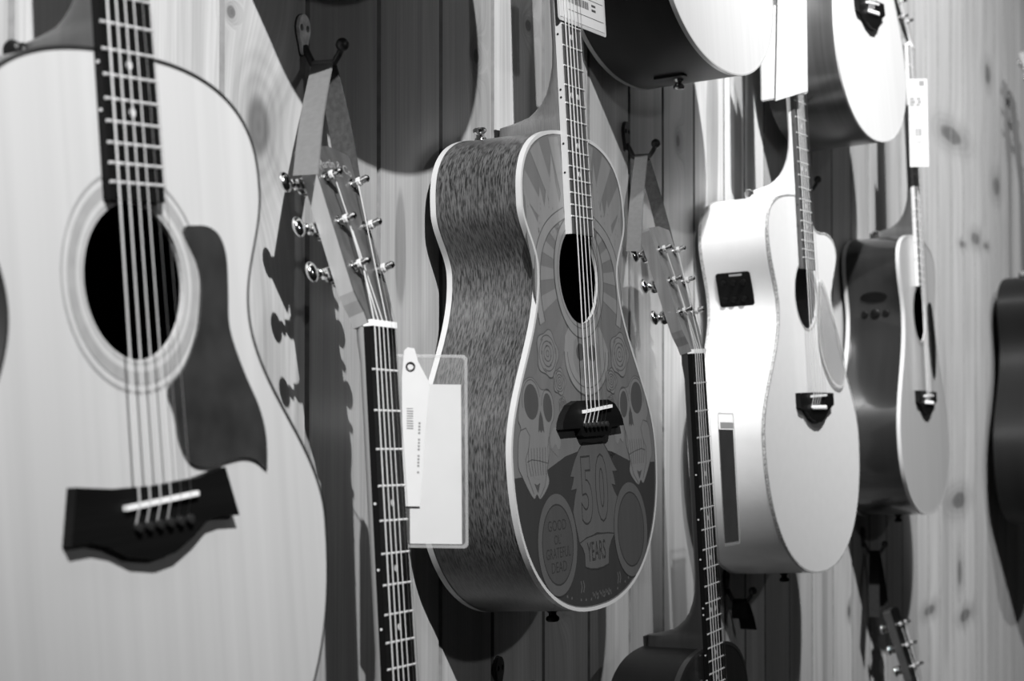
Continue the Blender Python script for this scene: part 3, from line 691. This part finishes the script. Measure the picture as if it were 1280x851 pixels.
# ---- 4: dark glossy sided guitar
O4 = [-.214, .201, -.072, .125, .140, .148, .234, .292, 2.23, 2.58]
g4, *_ = guitar('acoustic_guitar', 'blurred guitar with glossy dark side, oval side control and grey glossy top', (3.521, -.121, -.035), (0, 0, 0),
    O4, .20, (.150, .050), th=(.115, .10), top='spruce_amber', side='walnut_gloss', bind='ivory', backbind='ivory', bw=.004, bh=.006, neck='neckdark', board='boardgrey', boardbind='ivory', rings=[(.052, .058, 'rosette')],
    bridge=SMALL, saddle=((-.034, .0), (.034, .002)), pins_w=-.012, pin_mat='bone', end_pin='blackplastic', head='ebony', sidedots='dot', guard=(smooth_loop(mm([(56, 160), (72, 175), (88, 176), (100, 163), (112, 120), (116, 90), (104, 45), (92, 36), (78, 48), (64, 82), (56, 108), (60, 130)]), 3), 'guard_black', .0022))
g4.rotation_euler = (math.radians(-2.89), math.radians(1.67), math.radians(-.09))
R4, L4 = outline(O4); lp4 = R4 + L4
p, t, nr = on_side(None, lp4, g4, .176, -.052); Rm = Matrix((nr, Vector((0, 1, 0)), t)).transposed()
MB().prism(ell((0, 0), .024, .0095, 24), lambda a, b: p + Rm @ Vector((.002, a, b)), lambda a, b: p + Rm @ Vector((-.003, a, b))).out('control_plate', 'blackplastic', g4)
for a, r in ((-.019, .006), (0, .0085), (.019, .006)):
    p2, t2, n2 = on_side(None, lp4, g4, .147, -.052 - a)
    MB().lathe([(r, -.001), (r, .003), (r * .8, .004), (0, .004)], p2, n2, 16).out('control_knob', 'blackplastic', g4, 'auto')

# ---- 5: dark guitar cut by the right edge
g5, *_ = guitar('acoustic_guitar', 'black guitar mostly cut off by the right edge, with pale top edging', (4.96, -.152, -.090), (0, 0, 0),
    [-.275, .245, -.085, .138, .165, .160, .265, .345, 2.23, 2.1], .24, (.18, .058), scale=.76, th=(.125, .11), top='spruce_amber', side='dark_side', bind='ivory', backbind=None, neck='neckdark', board='ebony', bridge=SMALL, head='ebony')
g5.rotation_euler = (math.radians(-3), math.radians(2.5), math.radians(-1))

# ---- upper row
OA = [-.218, .204, -.077, .130, .125, .146, .215, .287, 2.13, 2.4]
uA, lpA, thA, *_ = guitar('acoustic_guitar', 'pale-topped guitar at the top centre showing only its lower bout above the skull guitar', (2.280, -.131, .594), (0, 0, 0),
    OA, .20, (.150, .050), th=(.128, .105), top='spruce_pale', side='dark_side', bind='ivory', backbind='greybind', bw=.0014, bh=.0045, neck='neckdark', bridge=BELLY, head='ebony', rings=[(.052, .058, 'rosette')])
uA.rotation_euler = (math.radians(-4.12), math.radians(.53), math.radians(-2.08))
MB().prism(rrect(.020, .0075, .002), lambda a, b: L(-.022 + b, -.2200, -.066 - a), lambda a, b: L(-.022 + b, -.2125, -.066 - a)).out('battery_door', 'blackplastic', uA)
uB, *_ = guitar('acoustic_guitar', 'pale-topped guitar at the top right with dark striped side and black bridge', (3.045, -.135, .593), (0, 0, 0),
    [-.217, .216, -.074, .150, .148, .164, .242, .323, 2.21, 2.4], .23, (.170, .053), scale=.70, th=(.122, .105), top='spruce_pale', side='rosewood', bind='ivory', bw=.0012, bh=.002, neck='neckdark', bridge=[(a * 1.12, b * 1.12) for a, b in SMALL], saddle=((-.036, .003), (.036, .005)), pins_w=-.011, pin_mat='bone', head='ebony', end_pin=False)
uB.rotation_euler = (math.radians(-4.72), math.radians(-5.3), math.radians(-1.26))
u0, *_ = guitar('acoustic_guitar', 'guitar hung above the frame whose shadow falls beside the grey strap', (1.478, -.131, .594), (0, 0, 0),
    OA, .20, (.150, .050), th=(.128, .105), top='spruce_pale', side='dark_side', bind='ivory', bw=.0014, bh=.0045, neck='neckdark', bridge=BELLY, head='ebony')
u0.rotation_euler = uA.rotation_euler

# ---- lower row (hung by straps)
la, _, _, _, HPa = guitar('acoustic_guitar', 'guitar hung by the wide grey leather strap', (1.415, -.160, -.601), (0, 0, 0),
    O2, .19, (.139, .05), scale=.645, top='spruce', side='mahogany', bind='ivory', neck='headwood', board='ebony', bridge=BELLY, head='headface', headside='headwood', hwE=.0275, hwN=.0225)
la['label'] = 'dark-necked guitar hung by the wide grey strap left of the skull guitar'
la.rotation_euler = (math.radians(-4.64), math.radians(1.89), math.radians(.38))
def arc(a, b, r=.075):
    t = a / r; return ((r + b) * math.sin(t), (r + b) * math.cos(t) - r)
def head_text(root, HP, txt, b0, size, sx=1., curve=True, mat='headwood'):
    mb = MB(); V, F = text_mesh(txt, size, 0, sx)
    if curve: V = [arc(a, b) for a, b in V]
    mb.add([HP(a, b0 + b, .0003) for a, b in V], F); o = mb.out('headstock_lettering', mat, root); return o
head_text(la, HPa, 'Martin & Co', .1435, .0115); head_text(la, HPa, 'EST. 1833', .1345, .0048, 1, False)
lb, _, _, _, HPb = guitar('acoustic_guitar', 'black-topped guitar hung by a strap, its neck in front of the white guitar', (2.269, -.143, -.615), (0, 0, 0),
    O2, .19, (.139, .05), scale=.645, top='black_top', side='dark_side', bind='blackbind', neck='neck_dim', board='ebony', bridge=BELLY, head='headface_mid', headside='headface_mid', hwE=.0275, hwN=.0215, button_side=None)
lb.rotation_euler = (math.radians(-2.83), math.radians(-1.49), math.radians(-1.53))
lc, *_ = guitar('acoustic_guitar', 'guitar at the bottom right of which only a dark headstock with bright tuners shows', (3.555, -.128, -1.229), (0, 0, 0),
    [-.20, .17, -.047, .102, .142, .121, .205, .287, 2.31, 2.68], .19, (.139, .05), scale=.645, top='spruce_amber', side='dark_side', bind='blackbind', neck='neckdark', board='ebony', bridge=BELLY, head='ebony', headside='neck_dim')
lc.rotation_euler = (math.radians(-2.9), math.radians(2.0), math.radians(1.5))

# ------------------------------------------------------------------ hooks
def hook(label, x, z, plate='greyplate', rz=0):
    t = thing('wall_hook', label, 'hook', (x, 0, z), (0, 0, 0), 'iron hooks on the wall')
    lp = smooth_loop([(a * .86, b * .86 + .001) for a, b in [(-.0085, .016), (0, .0205), (.0085, .016), (.0120, .006), (.0095, -.004), (.0055, -.014), (.003, -.021), (-.003, -.021), (-.0055, -.014), (-.0095, -.004), (-.0120, .006)]], 2)
    h1, h2 = ell((-.0052, .006), .0029, .0032, 12), ell((.0052, .006), .0029, .0032, 12)
    fill('plate', [lp, h1, h2], .0042, plate, t, .003)
    mb = MB()
    for s in (-1, 1): mb.lathe([(.0026, 0), (.0026, .0012), (.001, .0018), (0, .0018)], (s * .0052, -.0002, .006), (0, -1, 0), 10)
    mb.out('screw', 'blackmetal', t)
    MB().prism([(a * 1.12, b * 1.06 - .0005) for a, b in lp], lambda a, b: L(a, b, .0012), lambda a, b: L(a, b, .0)).out('back_plate', 'blackmetal', t)
    arm = MB().tube([L(0, -.010, .004), L(0, -.017, .007), L(0, -.026, .012), L(0, -.030, .019), L(0, -.030, .027), L(0, -.027, .034), L(0, -.020, .039), L(0, -.014, .042)], [.003, .0035, .0034, .0033, .0032, .0031, .003, .003], 10)
    arm.ball(L(0, -.0115, .0425), .0062, n=12, m=8); arm.out('arm', 'blackmetal', t, True)
    return t
hook('iron hook with skull-like two-holed plate holding the wide grey strap', 1.495, .306)
hook('iron hook right of the skull guitar, holding the narrow strap', 2.308, .308, 'blackmetal')
hook('iron hook peeking out right of the white guitar neck', 3.085, .335, 'blackmetal')
hook('iron hook under the white guitar with a short empty strap end', 2.72, -.300, 'blackmetal')
hook('iron hook at lower right holding the thin dark strap', 3.545, -.297, 'blackmetal')
hook('iron hook at the bottom edge below the skull guitar', 1.917, -.322, 'blackmetal')

# ------------------------------------------------------------------ straps: loop over the arm, width runs out from the wall
def strap(label, x, z, left, right, wd, mat, y0=-.024):
    """left/right: lower ends (x, y, z); apex at x, z over the hook arm"""
    t = thing('hanging_strap', label, 'strap', (0, 0, 0), (0, 0, 0), 'straps on the wall hooks')
    def leg(nm, end, sgn):
        pts = []; n = 10
        for i in range(n + 1):
            f = i / n; bow = math.sin(PI * f) * .004 * sgn
            tw = wd * (1 + .12 * f)
            px = x + sgn * .0028 + (end[0] - x - sgn * .0028) * f + bow; py = y0 + (end[1] - y0) * f; pz = z - .0008 * 0 + (end[2] - z) * f
            pts.append((px, py, pz, tw))
        th = .0011
        rs = [[(q[0] + dx, q[1] + dy * q[3] / 2, q[2]) for dx, dy in ((-th, -1), (th, -1), (th, 1), (-th, 1))] for q in pts]
        o = MB().rings(rs).out(nm, mat, t)
        if sgn > 0: o.data.materials[0] = M['leather_shade' if mat == 'leather' else mat]
        return o
    leg('strap_leg', left, -1); leg('strap_leg', right, 1)
    top = [(x + .0034 * math.cos(a), z + .0034 * math.sin(a)) for a in [PI * k / 8 for k in range(9)]]
    rs = [[(x + s * .0036 * math.cos(a) if False else x + (.0028 + dr) * math.cos(a), y0 + dy * wd / 2, z + (.0028 + dr) * math.sin(a)) for dr, dy in ((-.0011, -1), (.0011, -1), (.0011, 1), (-.0011, 1))] for a in [PI * k / 8 for k in range(9)]]
    MB().rings(rs).out('strap_top', mat, t)
    return t
strap('wide grey leather strap holding the dark headstock left of the skull guitar', 1.495, .2785, (1.376, -.075, .166), (1.489, -.052, .172), .021, 'leather')
strap('narrow mid-grey leather strap on the hook right of the skull guitar', 2.308, .2805, (2.187, -.058, .152), (2.302, -.060, .165), .017, 'leather')
strap('thin dark strap holding the lowest headstock at bottom right', 3.545, -.3245, (3.475, -.040, -.435), (3.56, -.036, -.425), .018, 'leather_dark')
strap('short empty dark strap end dangling under the white guitar', 2.72, -.3275, (2.713, -.026, -.352), (2.752, -.026, -.372), .022, 'leather_dark')

# ------------------------------------------------------------------ price tags
def sleeve(label, P, U, W, wd, ht, card, group='price tags on the guitars', th=.0014, cardmat='paper', mat='vinyl', prints=None, bag=True):
    """P: top-left corner; U, W: unit vectors right / down"""
    t = thing('price_tag', label, 'tag', P, (0, 0, 0), group)
    U = Vector(U).normalized(); W = Vector(W).normalized(); N = U.cross(W).normalized()
    f = lambda a, b, k: U * a + W * b + N * k
    if bag:
        lp = [(a + wd / 2, b + ht / 2) for a, b in rrect(wd / 2, ht / 2, .004)]
        MB().prism(lp, lambda a, b: f(a, b, -th / 2), lambda a, b: f(a, b, -th / 2 + .0002)).out('sleeve', mat, t)
        mb = MB()
        n = len(lp); inn = [(wd / 2 + (a - wd / 2) * (1 - .005 / wd * 1.0), ht / 2 + (b - ht / 2) * (1 - .005 / ht)) for a, b in lp]
        mb.rings([[f(a, b, -th / 2 - .0003) for a, b in lp], [f(a, b, -th / 2 - .0003) for a, b in inn], [f(a, b, -th / 2 + .0006) for a, b in inn], [f(a, b, -th / 2 + .0006) for a, b in lp]], cap=False)
        mb.out('sleeve_rim', 'vinyl_edge', t)
    for nm, x0, y0, x1, y1, k, mt in card:
        MB().prism([(x0, y0), (x1, y0), (x1, y1), (x0, y1)], lambda a, b: f(a, b, k), lambda a, b: f(a, b, k + .0003)).out(nm, mt, t)
    if prints:
        for nm, mt, rects, k in prints:
            mb = MB()
            for x0, y0, x1, y1 in rects: mb.add([f(x0, y0, k), f(x1, y0, k), f(x1, y1, k), f(x0, y1, k)], [(0, 1, 2, 3)])
            mb.out(nm, mt, t, kind='stuff')
    return t, f
def barcode(x0, y0, x1, y1, n=22):
    out = []; x = x0; st = (x1 - x0) / n
    for k in range(n):
        out.append((x, y0, x + st * random.choice((.35, .6, .8)), y1)); x += st
    return out
def words(x0, y, x1, h):
    out = []; x = x0
    while x < x1:
        wv = random.uniform(.8, 2.2) * h; out.append((x, y, min(x + wv, x1), y + h)); x += wv + h * .7
    return out
# sleeve behind the dark neck, turned to the lens
U = (.0375, -.0925, 0)
zt, yt = .019, -.083
t1, f1 = sleeve('clear vinyl sleeve holding a blank white card, hanging left of the skull guitar', (1.4625, -.092, .020), (.407, -.913, -.012), (.008, -.004, -1), .0800, .1655,
    [('card', .030, .0255, .0745, .162, -.0004, 'paper')])
# small swing tag inside the sleeve
sw = thing('swing_tag', 'narrow white swing tag with eyelet and barcode behind the dark neck', 'tag', (1.4625, -.092, .020), (0, 0, 0))
fz = lambda a, b, k: f1(a, b, k)
sp = [(.026, -.003), (.029, -.006), (.035, -.005), (.038, .006), (.0475, .024), (.046, .040), (.042, .085), (.039, .13), (.024, .13), (.024, .02)]
ct = MB().prism(sp, lambda a, b: fz(a, b, -.0026), lambda a, b: fz(a, b, -.0022)).out('tag_card', 'paper', sw)
mb = MB(); ribm = [fz(.0315 + .0034 * math.cos(q), .0105 + .0034 * math.sin(q), -.0030) for q in [2 * PI * k / 16 for k in range(16)]]
mb.tube(ribm + ribm[:1], .0008, 6).out('eyelet', 'blackmetal', sw)
mb = MB()
for k in range(9):
    y = .046 + k * .0021; mb.add([fz(.028, y, -.00275), fz(.0335, y, -.00275), fz(.0335, y + random.choice((.0006, .0012)), -.00275), fz(.028, y + .001, -.00275)], [(0, 1, 2, 3)])
for k in range(16):
    y = .058 + k * .0028
    if k % 5 != 4: mb.add([fz(0.0380 - k * .0001, y, -.00275), fz(0.0398 - k * .0001, y, -.00275), fz(0.0398 - k * .0001, y + .0018, -.00275), fz(0.0380 - k * .0001, y + .0018, -.00275)], [(0, 1, 2, 3)])
mb.out('printed_text', 'inkgrey', sw, kind='stuff')

# landscape tag under the strings of the skull guitar
tg = thing('price_tag', 'white barcode tag tucked under the strings of the skull guitar at the top edge', 'tag', (1.851, -.132, -.034), (0, 0, 0), 'price tags on the guitars')
tg.rotation_mode = 'YXZ'; tg.rotation_euler = g2.rotation_euler
tz = .0088
MB().prism([(a + .0285, b + .437) for a, b in rrect(.0625, .0365, .003)], lambda a, b: L(a, b, tz), lambda a, b: L(a, b, tz - .0008)).out('sleeve', 'ivory', tg)
MB().prism([(-.030, .4045), (.0855, .4045), (.0855, .472), (-.030, .472)], lambda a, b: L(a, b, tz + .0003), lambda a, b: L(a, b, tz)).out('card', 'paper', tg)
mb = MB(); q = lambda x0, y0, x1, y1: mb.add([L(x0, y0, tz + .0004), L(x1, y0, tz + .0004), L(x1, y1, tz + .0004), L(x0, y1, tz + .0004)], [(0, 1, 2, 3)])
for x0, y0, x1, y1 in barcode(-.012, .4225, .046, .4305, 34): q(x0, y0, x1, y1)
for r in words(-.008, .4375, .070, .0035): q(*r)
for y, xa, xb in ((.4335, -.004, .0845), (.4145, -.012, .0845)): q(xa, y, xb, y + .0007)
for y in (.4275, .4225): q(.053, y, .064, y + .0026)
for y in (.422, .430, .438): 
    for r in words(-.0275, y, -.018, .004): q(*r)
mb.out('printed_text', 'ink', tg, kind='stuff')

# pale folded tag on the white guitar's neck
t3, f3 = sleeve('large blank folded white tag hanging on the white guitar neck at the top', (2.668, -.070, .560), (.32, -.94, .16), (.01, -.01, -1), .068, .165, [('card', .002, .03, .032, .163, -.001, 'paper')], mat='vinyl')
MB().prism([(.027, 0), (.0675, 0), (.0665, .1625), (.021, .168), (.024, .09)], lambda a, b: f3(a, b, -.006 - (a - .02) * .15), lambda a, b: f3(a, b, -.0056 - (a - .02) * .15)).out('card', 'paper', t3)
# dark card in a sleeve on the lower neck
sleeve('dark card in a clear sleeve hanging beside the neck before the white guitar', (2.262, -.138, -.043), (1, 0, -.03), (.10, -.02, -1), .066, .166, [('card', .002, .021, .060, .162, -.0006, 'guard_dark'), ('card', .010, .012, .062, .020, -.0006, 'paper')])
# printed hang tag on the far neck
sleeve('small printed hang tag with text lines and barcode on the right-hand neck', (3.46, -.107, .538), (.42, -.9, .02), (.030, -.012, -1), .036, .160,
    [('card', .001, .001, .035, .159, -.0006, 'paper')], bag=False,
    prints=[('printed_text', 'inkgrey', words(.003, .034, .026, .005) + words(.003, .040, .026, .005) + words(.003, .046, .026, .004) + words(.004, .056, .028, .0025) + words(.004, .062, .028, .0025) + words(.004, .068, .028, .0025) + words(.004, .074, .028, .0025) + words(.004, .080, .028, .0025) + [(.012, .090, .015, .104), (.016, .090, .018, .104), (.019, .090, .023, .104), (.012, .114, .024, .116), (.020, .004, .030, .014)], -.0008)])
